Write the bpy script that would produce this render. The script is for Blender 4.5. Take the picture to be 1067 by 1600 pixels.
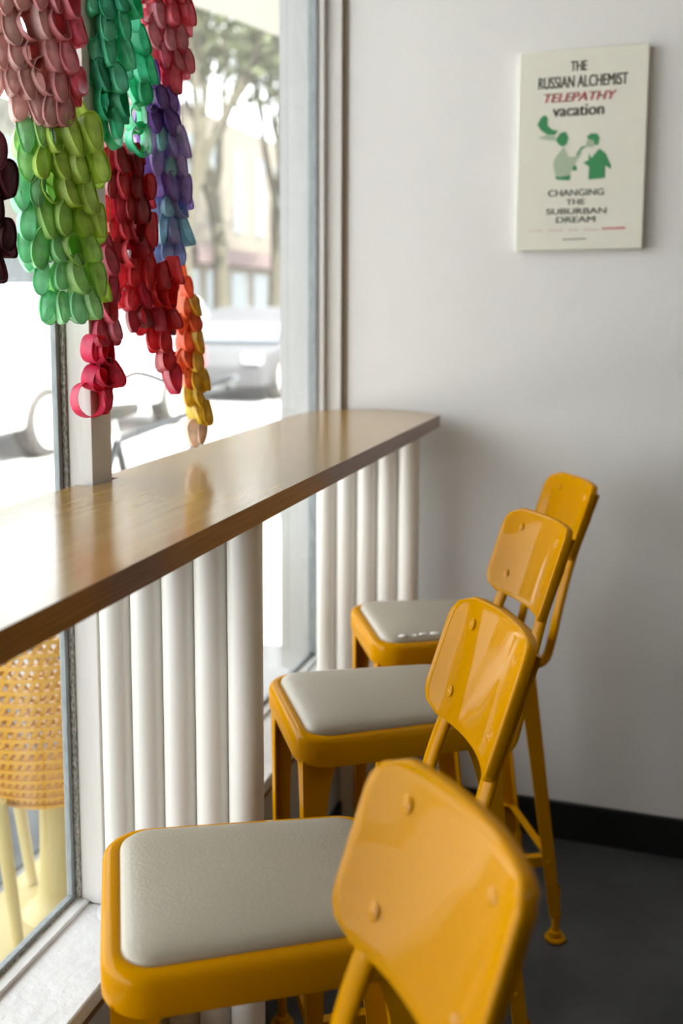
import bpy, bmesh, math, random
from mathutils import Vector, Matrix
random.seed(11)
S = bpy.context.scene
for o in list(bpy.data.objects): bpy.data.objects.remove(o)
COL = S.collection
PI = math.pi

# ------------------------------------------------------------------ camera
cam_d = bpy.data.cameras.new('camera'); cam = bpy.data.objects.new('camera', cam_d); COL.objects.link(cam)
S.camera = cam
YAW, PITCH = 0.3225, -0.1196
CAM = Vector((0.82, 0.0, 1.331))
fwd = Vector((-math.sin(YAW)*math.cos(PITCH), math.cos(YAW)*math.cos(PITCH), math.sin(PITCH)))
cam.location = CAM
cam.rotation_euler = fwd.to_track_quat('-Z', 'Y').to_euler()
cam_d.sensor_fit = 'VERTICAL'; cam_d.sensor_height = 36.0
cam_d.lens = 1580.2/1600*36
cam_d.shift_x = (533.5-486.7)/1600; cam_d.shift_y = -(800-668.3)/1600
cam_d.clip_start = 0.02; cam_d.clip_end = 200
cam_d.dof.use_dof = True; cam_d.dof.focus_distance = 1.35; cam_d.dof.aperture_fstop = 3.2

# ------------------------------------------------------------------ world, sun, exposure
W = bpy.data.worlds.new('world'); S.world = W; W.use_nodes = True
wn = W.node_tree; wn.nodes.clear()
wo = wn.nodes.new('ShaderNodeOutputWorld'); bg = wn.nodes.new('ShaderNodeBackground')
bg.inputs[0].default_value = (0.93, 0.96, 1.0, 1); bg.inputs[1].default_value = 5.0
wn.links.new(bg.outputs[0], wo.inputs[0])
sd = bpy.data.lights.new('sun', 'SUN'); sun = bpy.data.objects.new('sun', sd); COL.objects.link(sun)
sd.energy = 26.0; sd.angle = 0.01; sd.color = (1.0, 0.95, 0.86)
sun.rotation_euler = Vector((-0.42, 0.30, -1.0)).to_track_quat('-Z', 'Y').to_euler()
def portal(name, loc, size, direction):
    l = bpy.data.lights.new(name, 'AREA'); l.shape = 'RECTANGLE'; l.size, l.size_y = size
    l.cycles.is_portal = True
    o = bpy.data.objects.new(name, l); COL.objects.link(o); o.location = loc
    o.rotation_euler = Vector(direction).to_track_quat('-Z', 'Y').to_euler()
portal('window_portal', (-0.10, .98, 1.6), (2.4, 3.0), (1, 0, 0))
ld = bpy.data.lights.new('warm_fill_light', 'POINT'); ld.energy = 10; ld.color = (1.0, .86, .70); ld.shadow_soft_size = .14
lo = bpy.data.objects.new('warm_fill_light', ld); COL.objects.link(lo); lo.location = (2.3, 1.0, 2.45)
# added warm fill standing in for an unseen ceiling lamp; no lamp modelled
S.view_settings.view_transform = 'Standard'; S.view_settings.look = 'None'
S.view_settings.exposure = 0.16; S.view_settings.gamma = 1.0; S.view_settings.use_curve_mapping = False

# ------------------------------------------------------------------ helpers
def link(o, parent=None):
    COL.objects.link(o)
    if parent is not None: o.parent = parent
    return o
def mesh_obj(name, bm, mats, parent=None, smooth=True, bevel=0, seg=2, angle=40):
    me = bpy.data.meshes.new(name)
    bmesh.ops.recalc_face_normals(bm, faces=bm.faces)
    bm.to_mesh(me); bm.free()
    if not isinstance(mats, (list, tuple)): mats = [mats]
    for m in mats: me.materials.append(m)
    for p in me.polygons: p.use_smooth = smooth
    if smooth: me.set_sharp_from_angle(angle=math.radians(angle))
    o = link(bpy.data.objects.new(name, me), parent)
    if bevel:
        md = o.modifiers.new('bevel', 'BEVEL'); md.width = bevel; md.segments = seg; md.limit_method = 'ANGLE'
        md.angle_limit = math.radians(35)
    return o
def tag(o, label=None, cat=None, group=None, kind=None):
    if label: o['label'] = label
    if cat: o['category'] = cat
    if group: o['group'] = group
    if kind: o['kind'] = kind
    return o
def struct(o): o['kind'] = 'structure'; return o
def empty(name, loc=(0,0,0), rz=0):
    o = bpy.data.objects.new(name, None); COL.objects.link(o); o.location = loc; o.rotation_euler = (0,0,rz)
    o.empty_display_size = .05
    return o
def box(bm, x0, x1, y0, y1, z0, z1, mi=0):
    v = [bm.verts.new((x,y,z)) for x in (x0,x1) for y in (y0,y1) for z in (z0,z1)]
    for f in ((0,1,3,2),(4,6,7,5),(0,4,5,1),(2,3,7,6),(0,2,6,4),(1,5,7,3)):
        bm.faces.new([v[i] for i in f]).material_index = mi
def prism(bm, poly, z0, z1, mi=0):
    a = [bm.verts.new((x,y,z0)) for x,y in poly]; b = [bm.verts.new((x,y,z1)) for x,y in poly]
    n = len(poly)
    bm.faces.new(a).material_index = mi; bm.faces.new(b).material_index = mi
    for i in range(n): bm.faces.new((a[i],a[(i+1)%n],b[(i+1)%n],b[i])).material_index = mi
def loft(bm, rings, cap=True, closed=True, mi=0):
    R = [[bm.verts.new(p) for p in r] for r in rings]; n = len(R[0])
    for a, b in zip(R, R[1:]):
        for i in range(n if closed else n-1):
            bm.faces.new((a[i],a[(i+1)%n],b[(i+1)%n],b[i])).material_index = mi
    if cap:
        bm.faces.new(R[0]).material_index = mi; bm.faces.new(R[-1]).material_index = mi
    return R
def lathe(bm, prof, n=24, c=(0,0), cap=True, mi=0):
    loft(bm, [[(c[0]+r*math.cos(2*PI*i/n), c[1]+r*math.sin(2*PI*i/n), z) for i in range(n)] for r, z in prof], cap, mi=mi)
def tube(bm, pts, rad, n=10, flat=1.0, side=None, mi=0, cap=True):
    pts = [Vector(p) for p in pts]; rings = []
    up = Vector(side) if side else None
    for i, p in enumerate(pts):
        t = (pts[min(i+1,len(pts)-1)]-pts[max(i-1,0)]).normalized()
        s = up.copy() if up else (Vector((0,0,1)) if abs(t.z) < .9 else Vector((1,0,0)))
        s = (s - t*s.dot(t)).normalized(); u = t.cross(s)
        if not up: up = s
        r = rad[i] if isinstance(rad, (list,tuple)) else rad
        rings.append([p + s*math.cos(2*PI*k/n)*r + u*math.sin(2*PI*k/n)*r*flat for k in range(n)])
    loft(bm, rings, cap, mi=mi)
def bez(pts, n=8):
    out = []
    P = [Vector(p) for p in pts]
    for i in range(len(P)-1):
        p0, p1, p2, p3 = P[max(i-1,0)], P[i], P[i+1], P[min(i+2,len(P)-1)]
        for k in range(n):
            t = k/n
            out.append(.5*((2*p1)+(-p0+p2)*t+(2*p0-5*p1+4*p2-p3)*t*t+(-p0+3*p1-3*p2+p3)*t**3))
    out.append(P[-1]); return out

# ------------------------------------------------------------------ materials
def new_mat(name):
    m = bpy.data.materials.new(name); m.use_nodes = True
    return m, m.node_tree, m.node_tree.nodes['Principled BSDF']
def mat(name, col, rough=.5, metal=0, coat=0, noise=None, bump=None, spec=None, emit=None, stretch=None, sub=0):
    """noise=(scale, colour2, amount)  bump=(scale, strength)"""
    m, nt, b = new_mat(name)
    b.inputs['Base Color'].default_value = (*col, 1); b.inputs['Roughness'].default_value = rough
    b.inputs['Metallic'].default_value = metal; b.inputs['Coat Weight'].default_value = coat
    b.inputs['Coat Roughness'].default_value = .04
    if spec is not None: b.inputs['Specular IOR Level'].default_value = spec
    tc = nt.nodes.new('ShaderNodeTexCoord'); mp = nt.nodes.new('ShaderNodeMapping')
    nt.links.new(tc.outputs['Object'], mp.inputs[0])
    if stretch: mp.inputs['Scale'].default_value = stretch
    if noise:
        n = nt.nodes.new('ShaderNodeTexNoise'); n.inputs['Scale'].default_value = noise[0]; n.inputs['Detail'].default_value = 6
        nt.links.new(mp.outputs[0], n.inputs['Vector'])
        r = nt.nodes.new('ShaderNodeValToRGB'); r.color_ramp.elements[0].position = .5-noise[2]; r.color_ramp.elements[1].position = .5+noise[2]
        r.color_ramp.elements[0].color = (*noise[1], 1); r.color_ramp.elements[1].color = (*col, 1)
        nt.links.new(n.outputs['Fac'], r.inputs[0]); nt.links.new(r.outputs[0], b.inputs['Base Color'])
    if bump:
        n = nt.nodes.new('ShaderNodeTexNoise'); n.inputs['Scale'].default_value = bump[0]; n.inputs['Detail'].default_value = 4 if len(bump) < 3 else bump[2]
        nt.links.new(mp.outputs[0], n.inputs['Vector'])
        bp = nt.nodes.new('ShaderNodeBump'); bp.inputs['Strength'].default_value = bump[1]; bp.inputs['Distance'].default_value = .01
        nt.links.new(n.outputs['Fac'], bp.inputs['Height']); nt.links.new(bp.outputs[0], b.inputs['Normal'])
        if coat: nt.links.new(bp.outputs[0], b.inputs['Coat Normal'])
    return m
M = {}
M['wall'] = mat('wall_plaster', (.80,.785,.765), .6, noise=(3,(.76,.745,.725),.25), bump=(45,.14))
M['room_dark'] = mat('brown_plaster', (.11,.085,.065), .7)
M['ceiling'] = mat('ceiling_white', (.66,.63,.58), .7)
M['trim'] = mat('painted_trim', (.78,.755,.72), .4, noise=(9,(.70,.675,.64),.2), bump=(60,.15), stretch=(1,1,.15))
M['sill'] = mat('sill_paint', (.80,.80,.80), .45, noise=(14,(.73,.73,.735),.2), bump=(50,.3))
M['raw_wood'] = mat('bare_wood', (.36,.22,.10), .6, noise=(20,(.14,.07,.03),.2))
M['seal'] = mat('window_seal', (.36,.40,.41), .45, noise=(160,(.24,.27,.28),.2), stretch=(1,1,.2))
M['grime'] = mat('grimy_caulk', (.50,.48,.43), .7, noise=(420,(.16,.16,.14),.10), stretch=(1,1,.35))
M['groove_shade'] = mat('corner_groove_shade', (.30,.24,.16), .8)
M['base'] = mat('black_baseboard', (.006,.006,.006), .5)
M['pipe'] = mat('cream_pipe', (.84,.815,.76), .28, coat=.3)
M['cushion'] = mat('cream_vinyl', (.41,.368,.285), .42, noise=(6,(.37,.33,.25),.3), bump=(260,.10))
M['yellow'] = mat('yellow_enamel', (.56,.245,.0), .40, coat=.22, noise=(7,(.52,.222,.0),.3), bump=(9,.16,1), spec=.0)
M['rivet'] = mat('painted_rivet', (.62,.27,.0), .3, coat=.6, spec=0)
M['stuffing'] = mat('white_stuffing', (.85,.83,.78), .9, bump=(150,.8))
M['black'] = mat('black_rubber', (.015,.015,.015), .6)
M['concrete'] = mat('concrete_floor', (.070,.072,.074), .38, noise=(4.5,(.034,.036,.038),.16), bump=(30,.08))
M['pave'] = mat('pavement', (.27,.265,.255), .9, noise=(3,(.22,.215,.21),.2))
M['road'] = mat('asphalt', (.42,.41,.40), .9, noise=(8,(.36,.355,.35),.2))
M['grey_pave'] = mat('grey_asphalt', (.10,.11,.115), .9, noise=(9,(.06,.065,.07),.2))
M['pale_yellow'] = mat('pale_yellow_paint', (.50,.41,.17), .5, noise=(6,(.46,.37,.15),.2))
M['stucco'] = mat('white_stucco', (.56,.57,.565), .8, noise=(6,(.52,.53,.525),.2), bump=(30,.3))
M['canopy'] = mat('canopy_cream', (.33,.315,.265), .7)
M['yellow_out'] = mat('yellow_woven_resin', (.60,.31,.015), .4)
M['car_white'] = mat('car_white', (.85,.85,.86), .2, coat=1)
M['car_grey'] = mat('car_dark', (.05,.05,.055), .5, coat=.2)
M['car_glass'] = mat('car_glass', (.10,.13,.16), .05, spec=.8)
M['tyre'] = mat('tyre', (.05,.045,.042), .8)
M['rim'] = mat('wheel_rim', (.72,.72,.70), .35, metal=.3)
M['red_lens'] = mat('red_lens', (.7,.03,.03), .2)
M['bark'] = mat('bark', (.085,.075,.05), .9, noise=(8,(.05,.045,.03),.2), bump=(12,.5))
M['leaf'] = mat('foliage', (.085,.10,.045), .8, noise=(2,(.06,.07,.03),.2))
M['bld_cream'] = mat('facade_cream', (.17,.15,.12), .9, noise=(1.5,(.14,.12,.095),.2))
M['bld_mauve'] = mat('facade_mauve', (.13,.09,.088), .9)
M['bld_grey'] = mat('facade_grey', (.10,.10,.085), .9)
M['bld_glass'] = mat('facade_glass', (.10,.12,.12), .1)
M['bike'] = mat('bike_frame', (.06,.065,.07), .4, metal=.4)
M['rod'] = mat('brass_rod', (.35,.25,.12), .4, metal=.8)
M['cord'] = mat('garland_cord', (.5,.42,.35), .8)
M['canvas'] = mat('canvas_board', (.80,.775,.67), .75, noise=(30,(.77,.745,.64),.3))
M['ink'] = mat('charcoal_ink', (.10,.105,.09), .8)
M['ink_soft'] = mat('soft_grey_ink', (.20,.22,.19), .8)
M['ink_red'] = mat('pink_red_ink', (.62,.13,.15), .8)
M['ink_pink'] = mat('faded_pink_ink', (.66,.42,.38), .8)
M['ink_green'] = mat('green_ink', (.05,.27,.10), .8)
M['ink_pale'] = mat('pale_green_ink', (.42,.50,.36), .8)
# counter wood with along-grain streaks
def wood(name, a, b_, rough, coat, sc):
    m, nt, b = new_mat(name)
    tc = nt.nodes.new('ShaderNodeTexCoord'); mp = nt.nodes.new('ShaderNodeMapping'); mp.inputs['Scale'].default_value = sc
    n = nt.nodes.new('ShaderNodeTexNoise'); n.inputs['Scale'].default_value = 6; n.inputs['Detail'].default_value = 8; n.inputs['Distortion'].default_value = .6
    r = nt.nodes.new('ShaderNodeValToRGB'); r.color_ramp.elements[0].position = .32; r.color_ramp.elements[1].position = .68
    r.color_ramp.elements[0].color = (*a, 1); r.color_ramp.elements[1].color = (*b_, 1)
    nt.links.new(tc.outputs['Object'], mp.inputs[0]); nt.links.new(mp.outputs[0], n.inputs['Vector'])
    nt.links.new(n.outputs['Fac'], r.inputs[0]); nt.links.new(r.outputs[0], b.inputs['Base Color'])
    b.inputs['Roughness'].default_value = rough; b.inputs['Coat Weight'].default_value = coat; b.inputs['Coat Roughness'].default_value = .12
    return m
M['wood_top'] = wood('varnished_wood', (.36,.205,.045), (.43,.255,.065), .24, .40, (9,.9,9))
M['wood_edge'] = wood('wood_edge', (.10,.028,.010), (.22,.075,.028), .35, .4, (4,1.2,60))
# window glass: clear sheet with a Fresnel reflection
def glass_mat():
    m = bpy.data.materials.new('window_glass'); m.use_nodes = True; nt = m.node_tree; nt.nodes.clear()
    o = nt.nodes.new('ShaderNodeOutputMaterial'); mx = nt.nodes.new('ShaderNodeMixShader')
    t = nt.nodes.new('ShaderNodeBsdfTransparent'); t.inputs[0].default_value = (.97,.985,.98,1)
    g = nt.nodes.new('ShaderNodeBsdfGlossy'); g.inputs['Roughness'].default_value = .0
    lw = nt.nodes.new('ShaderNodeLayerWeight'); pw = nt.nodes.new('ShaderNodeMath'); pw.operation = 'POWER'; pw.inputs[1].default_value = 5
    f = nt.nodes.new('ShaderNodeMath'); f.operation = 'MULTIPLY_ADD'; f.inputs[1].default_value = .96; f.inputs[2].default_value = .04
    nt.links.new(lw.outputs['Facing'], pw.inputs[0]); nt.links.new(pw.outputs[0], f.inputs[0])
    nt.links.new(f.outputs[0], mx.inputs[0]); nt.links.new(t.outputs[0], mx.inputs[1]); nt.links.new(g.outputs[0], mx.inputs[2])
    nt.links.new(mx.outputs[0], o.inputs[0]); return m
M['glass'] = glass_mat()
# painted paper, colour carried by each petal object
def paper_mat():
    m, nt, b = new_mat('painted_paper')
    oi = nt.nodes.new('ShaderNodeObjectInfo'); tc = nt.nodes.new('ShaderNodeTexCoord')
    n = nt.nodes.new('ShaderNodeTexNoise'); n.inputs['Scale'].default_value = 55; n.inputs['Detail'].default_value = 5
    nt.links.new(tc.outputs['Object'], n.inputs['Vector'])
    r = nt.nodes.new('ShaderNodeMapRange'); r.inputs[1].default_value = .3; r.inputs[2].default_value = .7; r.inputs[3].default_value = .74; r.inputs[4].default_value = 1.12
    nt.links.new(n.outputs['Fac'], r.inputs[0])
    mul = nt.nodes.new('ShaderNodeVectorMath'); mul.operation = 'SCALE'
    nt.links.new(oi.outputs['Color'], mul.inputs[0]); nt.links.new(r.outputs[0], mul.inputs['Scale'])
    nt.links.new(mul.outputs[0], b.inputs['Base Color'])
    b.inputs['Roughness'].default_value = .42
    tr = nt.nodes.new('ShaderNodeBsdfTranslucent'); mx = nt.nodes.new('ShaderNodeMixShader'); mx.inputs[0].default_value = .42
    nt.links.new(mul.outputs[0], tr.inputs[0]); nt.links.new(b.outputs[0], mx.inputs[1]); nt.links.new(tr.outputs[0], mx.inputs[2])
    nt.links.new(mx.outputs[0], nt.nodes['Material Output'].inputs[0])
    bp = nt.nodes.new('ShaderNodeBump'); bp.inputs['Strength'].default_value = .35; bp.inputs['Distance'].default_value = .004
    nt.links.new(n.outputs['Fac'], bp.inputs['Height']); nt.links.new(bp.outputs[0], b.inputs['Normal'])
    return m
M['paper'] = paper_mat()

# ------------------------------------------------------------------ room shell
D = 2.4856
H = 3.0
def slab(name, *b, m=None, bevel=0):
    bm = bmesh.new(); box(bm, *b); return struct(mesh_obj(name, bm, M[m], bevel=bevel))
slab('floor', .0, 5.0, -4.0, D+.2, -.1, 0, m='concrete')
slab('ceiling', -.12, 5.0, -4.0, D+.2, H, H+.15, m='ceiling')
slab('wall_back', .085, 5.0, D, D+.2, 0, H, m='wall')
slab('wall_right', 4.9, 5.1, -4.0, D+.2, 0, H, m='room_dark')
bm = bmesh.new()
box(bm, -.012, .12, -4.0, D, 0.0, .372)                # below the sill
box(bm, -.083, .10, -4.0, D, 2.80, H)                  # header
box(bm, -.083, .10, -4.0, -.515, .41, 2.80)             # unseen wall past the last pane, made solid to cut rear daylight
box(bm, -.083, -.006, D-.036, D+.2, .372, 2.80)         # pier at the far end
struct(mesh_obj('wall_left', bm, M['stucco']))
bm = bmesh.new(); box(bm, 0.0, 5.0, -4.1, -3.95, 0, H)
struct(mesh_obj('wall_front', bm, M['room_dark']))
slab('baseboard_back', .12, 4.9, D-.010, D, 0, .098, m='base', bevel=.002)
slab('baseboard_left', .12, .130, -4.0, D-.010, 0, .098, m='base', bevel=.002)
# window frames: mullions, jamb, header strip, beads
def mullion(name, y0, y1):
    bm = bmesh.new()
    box(bm, -.006, .052, y0+.004, y1-.004, .412, 2.80, 0); box(bm, .0125, .0521, y0, y1, .412, 2.80, 0)
    box(bm, -.006, .004, y0-.012, y0+.004, .424, 2.80, 1); box(bm, -.006, .004, y1-.004, y1+.010, .424, 2.80, 1)
    box(bm, .004, .0125, y0-.004, y0+.004, .418, 2.80, 2); box(bm, .004, .0125, y1-.004, y1+.004, .418, 2.80, 2)
    return struct(mesh_obj(name, bm, [M['trim'], M['seal'], M['grime']], bevel=.0012))
mullion('trim_1', 1.287, 1.343)
mullion('trim_2', -.53, -.474)
bm = bmesh.new()
box(bm, -.003, .016, 2.447, 2.4535, .418, 2.80, 1)
box(bm, -.006, .0325, 2.4535, 2.470, .412, 2.80, 0)
box(bm, -.006, .073, 2.470, D, .412, 2.80, 0)
box(bm, .073, .0855, D-.004, D+.012, .412, 2.80, 2)  # dark strip coloured as the shade of the corner groove
struct(mesh_obj('trim_4', bm, [M['trim'], M['seal'], M['groove_shade']], bevel=.001))
for k, (a, b) in enumerate(((-.474,1.287),(1.343,2.447))):
    bm = bmesh.new(); box(bm, -.003, .003, a-.004, b+.004, .415, 2.80)
    g = struct(mesh_obj('window_%d' % (k+1), bm, M['glass'], smooth=False))
    bm = bmesh.new(); box(bm, -.006, .0045, a+.0, b-.0, .410, .424); fr = mesh_obj('window_seal', bm, M['seal'], g, bevel=.001)
    bm = bmesh.new(); box(bm, .0046, .026, a, b, .410, .4165); mesh_obj('glazing_bead', bm, M['sill'], g, bevel=.002)
    bm = bmesh.new(); box(bm, .0046, .0075, a, b, .4165, .4185); mesh_obj('caulk_line', bm, M['grime'], g)
bm = bmesh.new(); box(bm, -.010, .140, -4.0, D, .385, .410)
struct(mesh_obj('trim_5', bm, M['sill'], bevel=.003))
bm = bmesh.new(); box(bm, .1205, .137, -4.0, D, .372, .385)
struct(mesh_obj('trim_6', bm, M['raw_wood'], bevel=.001))

# ------------------------------------------------------------------ counter
T = 1.071; TH = .030
back = [(.034+(-.030)*0, -1.2), (.033,1.10), (.029,1.278), (.029,1.2785), (.0575,1.2785), (.0575,1.3515), (.029,1.3515), (.014,2.214), (.015,2.30)]
far = bez([(.015,2.30),(.036,2.405),(.115,2.470),(.20,2.478),(.275,2.455),(.345,2.402)], 6)
outline = back + [(p[0],p[1]) for p in far[1:]] + [(.332,1.327),(.330,.672),(.330,-1.2)]
bm = bmesh.new()
a = [bm.verts.new((x,y,T)) for x,y in outline]; b = [bm.verts.new((x,y,T-TH)) for x,y in outline]; n = len(outline)
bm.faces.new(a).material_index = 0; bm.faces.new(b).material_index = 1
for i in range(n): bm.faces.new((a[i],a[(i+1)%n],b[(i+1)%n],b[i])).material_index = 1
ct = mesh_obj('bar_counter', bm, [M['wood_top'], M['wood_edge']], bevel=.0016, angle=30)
tag(ct, 'long varnished brown wooden bar counter running along the window', 'counter')

# pipes that carry the counter
def pipe(x, y, z0, label, group):
    bm = bmesh.new(); R = .0252
    if z0 > .1:
        t = empty('support_pipe', (x, y, z0)); h = T-TH-z0-.0005
        lathe(bm, [(R,.001),(R,h)], 32); mesh_obj('pipe_tube', bm, M['pipe'], t)
        bm = bmesh.new(); lathe(bm, [(.0, .0004),(.040,.0004),(.040,.002),(.037,.0035),(R+.001,.0035)], 32, cap=False)
        mesh_obj('base_flange', bm, M['sill'], t)
    else:
        lathe(bm, [(R,0.0),(R,T-TH-.0005)], 32)
        t = mesh_obj('support_pipe', bm, M['pipe']); t.location = (x,y,0)
    tag(t, label, 'pipe', group); return t
names = ['nearest the window', 'second from the window', 'in the middle', 'fourth from the window', 'outermost']
for xx, yy, which in ((.087, 1.285, 'near'), (.0815, 2.330, 'far')):
    for i in range(5):
        x = xx+.0512*i
        where = 'of the near row' if which == 'near' else 'of the far row by the wall'
        pipe(x, yy, .4105 if i < 1 else 0.0, 'cream round counter post, %s %s' % (names[i], where),
             'cream pipes in the %s row' % which)

# ------------------------------------------------------------------ bar stools
def rr_trap(wf, wr, a0, a1, rad, n=7):
    """rounded trapezoid outline, a = rearward, b = sideways"""
    c = [(a0,-wf/2),(a1,-wr/2),(a1,wr/2),(a0,wf/2)]; out = []
    for i in range(4):
        p, q, r = Vector(c[i-1]), Vector(c[i]), Vector(c[(i+1)%4])
        d1 = (p-q).normalized(); d2 = (r-q).normalized(); ang = d1.angle(d2)/2
        k = rad/math.tan(ang); cen = q+(d1+d2).normalized()*(rad/math.sin(ang))
        s = q+d1*k-cen; e = q+d2*k-cen
        a_s = math.atan2(s.y,s.x); a_e = math.atan2(e.y,e.x); da = (a_e-a_s+PI) % (2*PI)-PI
        for j in range(n+1):
            t = a_s+da*j/n; out.append((cen.x+rad*math.cos(t), cen.y+rad*math.sin(t)))
    return out
SH = .677
def cushion_bm():
    bm = bmesh.new(); rings = []
    for ins, z in ((0,-.010),(-.0015,-.002),(-.002,.002),(-.0005,.0065),(.004,.0105),(.012,.0130),(.025,.0145),(.045,.0153),(.065,.0157),(.09,.0160)):
        o = rr_trap(.262-2*ins, .226-2*ins, .002+ins, .302-ins, max(.034-ins*.35,.006))
        rings.append([(x,y,SH-.007+z) for x,y in o])
    loft(bm, rings); return bm
def pan_bm():
    bm = bmesh.new(); rings = []
    O = lambda off: rr_trap(.262+2*off, .226+2*off, .002-off, .302+off, .034+off*.9)
    for off, z in ((.0015,-.012),(.0015,-.007),(.004,-.005),(.012,-.005),(.018,-.0065),(.0215,-.010),(.023,-.015),(.023,-.046),(.0215,-.049),(.016,-.050),(.014,-.044),(.012,-.016)):
        rings.append([(x,y,SH+z) for x,y in O(off)])
    R = loft(bm, rings, cap=False)
    bm.faces.new(R[0]); return bm
def leg_bm(front, side):
    sa = -1 if front else 1
    top = Vector((-.012 if front else .316, side*(.132 if front else .112), SH-.044))
    bot = Vector((-.004 if front else .389, side*(.132 if front else .124), .055))
    bm = bmesh.new(); th = .0028; rings = []
    for i in range(15):
        t = i/14; t = t**1.5
        p = top.lerp(bot, t)
        wa = .035 + .022*math.exp(-t*11) - .010*t
        wb = .026 + .016*math.exp(-t*11) - .006*t
        ia, ib = -sa, -side
        pr = [(0,0),(wa*ia,0),(wa*ia,th*ib),(th*ia*1.2,th*ib),(th*ia,th*ib*1.2),(th*ia,wb*ib),(0,wb*ib),(0,.002*ib)]
        rings.append([(p.x+x, p.y+y, p.z) for x, y in pr])
    loft(bm, rings)
    return bm, bot, (-sa, -side)
def strip_bm(p, q, up, h=.022, w=.012, th=.0025):
    """L shaped flat-iron stretcher between p and q, with its flange turned to `up`"""
    p, q, up = Vector(p), Vector(q), Vector(up); bm = bmesh.new()
    prof = [(0,0),(0,-h),(th,-h),(th,-th),(w,-th),(w,0)]
    loft(bm, [[pt+up*x+Vector((0,0,y)) for x, y in prof] for pt in (p, q)]); return bm
PZ0, PZ1 = .820, .966
PA0, PA1 = .384, .432
HW = .1145
def panel_pt(u, v, off=0):
    """u across (-1..1), v up (0..1); off = distance behind the sheet"""
    z = PZ0+(PZ1-PZ0)*v; a = PA0+(PA1-PA0)*v
    dip = .024*(1-abs(u)**2.2)
    return Vector((a+dip+off, u*HW+.007, z-.3*off))
def panel_bm(flip=False):
    bm = bmesh.new(); nu, nv = 24, 14; th = .0022; hh = (PZ1-PZ0); r = .030
    def uv(i, j):
        # rounded-rectangle mapping of a grid
        b = (-1+2*i/nu)*HW; z = hh*j/nv
        dz = min(z, hh-z); db = HW-abs(b)
        lim = HW
        r = .032 if b > 0 else .014
        if dz < r: lim = HW-r+math.sqrt(max(r*r-(r-dz)**2, 0))
        b = b*lim/HW
        return b/HW, z/hh
    grid = {}
    for i in range(nu+1):
        for j in range(nv+1):
            u, v = uv(i, j); grid[i,j] = bm.verts.new(panel_pt(u, v))
    for i in range(nu):
        for j in range(nv): bm.faces.new((grid[i,j],grid[i+1,j],grid[i+1,j+1],grid[i,j+1]))
    # rolled rim running back from the outline
    loop = [(i,0) for i in range(nu+1)]+[(nu,j) for j in range(1,nv+1)]+[(i,nv) for i in range(nu-1,-1,-1)]+[(0,j) for j in range(nv-1,0,-1)]
    prev = [grid[k] for k in loop]
    cen = panel_pt(0,.5)
    N = Vector((1,0,-.33)).normalized()
    L = len(loop); base = [v.co.copy() for v in prev]
    outw = []
    for k in range(L):
        t = (base[(k+1)%L]-base[k-1]); t.normalize(); o = t.cross(N)
        if o.dot(base[k]-cen) < 0: o = -o
        outw.append(o.normalized())
    lastring = prev
    for dn, do in ((.0006,.0012),(.0018,.0022),(.004,.0028),(.0115,.0028),(.0132,.0020),(.0132,.0008),(.0115,.0006),(.006,.0010),(.0035,.0)):
        ring = [bm.verts.new(base[k]+N*dn+outw[k]*do) for k in range(L)]
        for k in range(L): bm.faces.new((lastring[k],lastring[(k+1)%L],ring[(k+1)%L],ring[k]))
        lastring = ring
    # back sheet
    g2 = {}
    for idx, k in enumerate(loop): g2[k] = lastring[idx]
    for i in range(nu+1):
        for j in range(nv+1):
            if (i,j) not in g2: g2[i,j] = bm.verts.new(grid[i,j].co+N*.0025)
    for i in range(nu):
        for j in range(nv): bm.faces.new((g2[i,j],g2[i,j+1],g2[i+1,j+1],g2[i+1,j]))
    bmesh.ops.remove_doubles(bm, verts=bm.verts, dist=1e-5)
    return bm
def post_bm(side):
    b1, b0 = side*.068, side*.086
    P = [(.262,side*.084,.6225),(.300,side*.085,.603),(.330,side*.086,.596),(.352,b0,.606),(.364,b0,.640),(.376,b0,.70),(.391,side*.084,.765),(.410,side*.078,.825),(.431,side*.072,.875),(.451,b1,.92),(.461,b1,.946)]
    bm = bmesh.new(); pts = bez(P, 5)
    rad = [.0145]*len(pts)
    for i in range(8): rad[-1-i] = .012
    tube(bm, pts, rad, 14, flat=.52, side=(0,1,0)); return bm
def rivet_bm(p, r=.0062):
    bm = bmesh.new(); N = Vector((-1,0,.33)).normalized()
    q = N.to_track_quat('Z','Y'); rings = []
    for rr, z in ((r*1.25,-.0006),(r*1.15,.0008),(r*.9,.0012),(r*.82,.0006),(r*.6,.0018),(r*.25,.0026)):
        rings.append([Vector(p)+q@Vector((rr*math.cos(2*PI*k/14), rr*math.sin(2*PI*k/14), z)) for k in range(14)])
    loft(bm, rings); return bm
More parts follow.
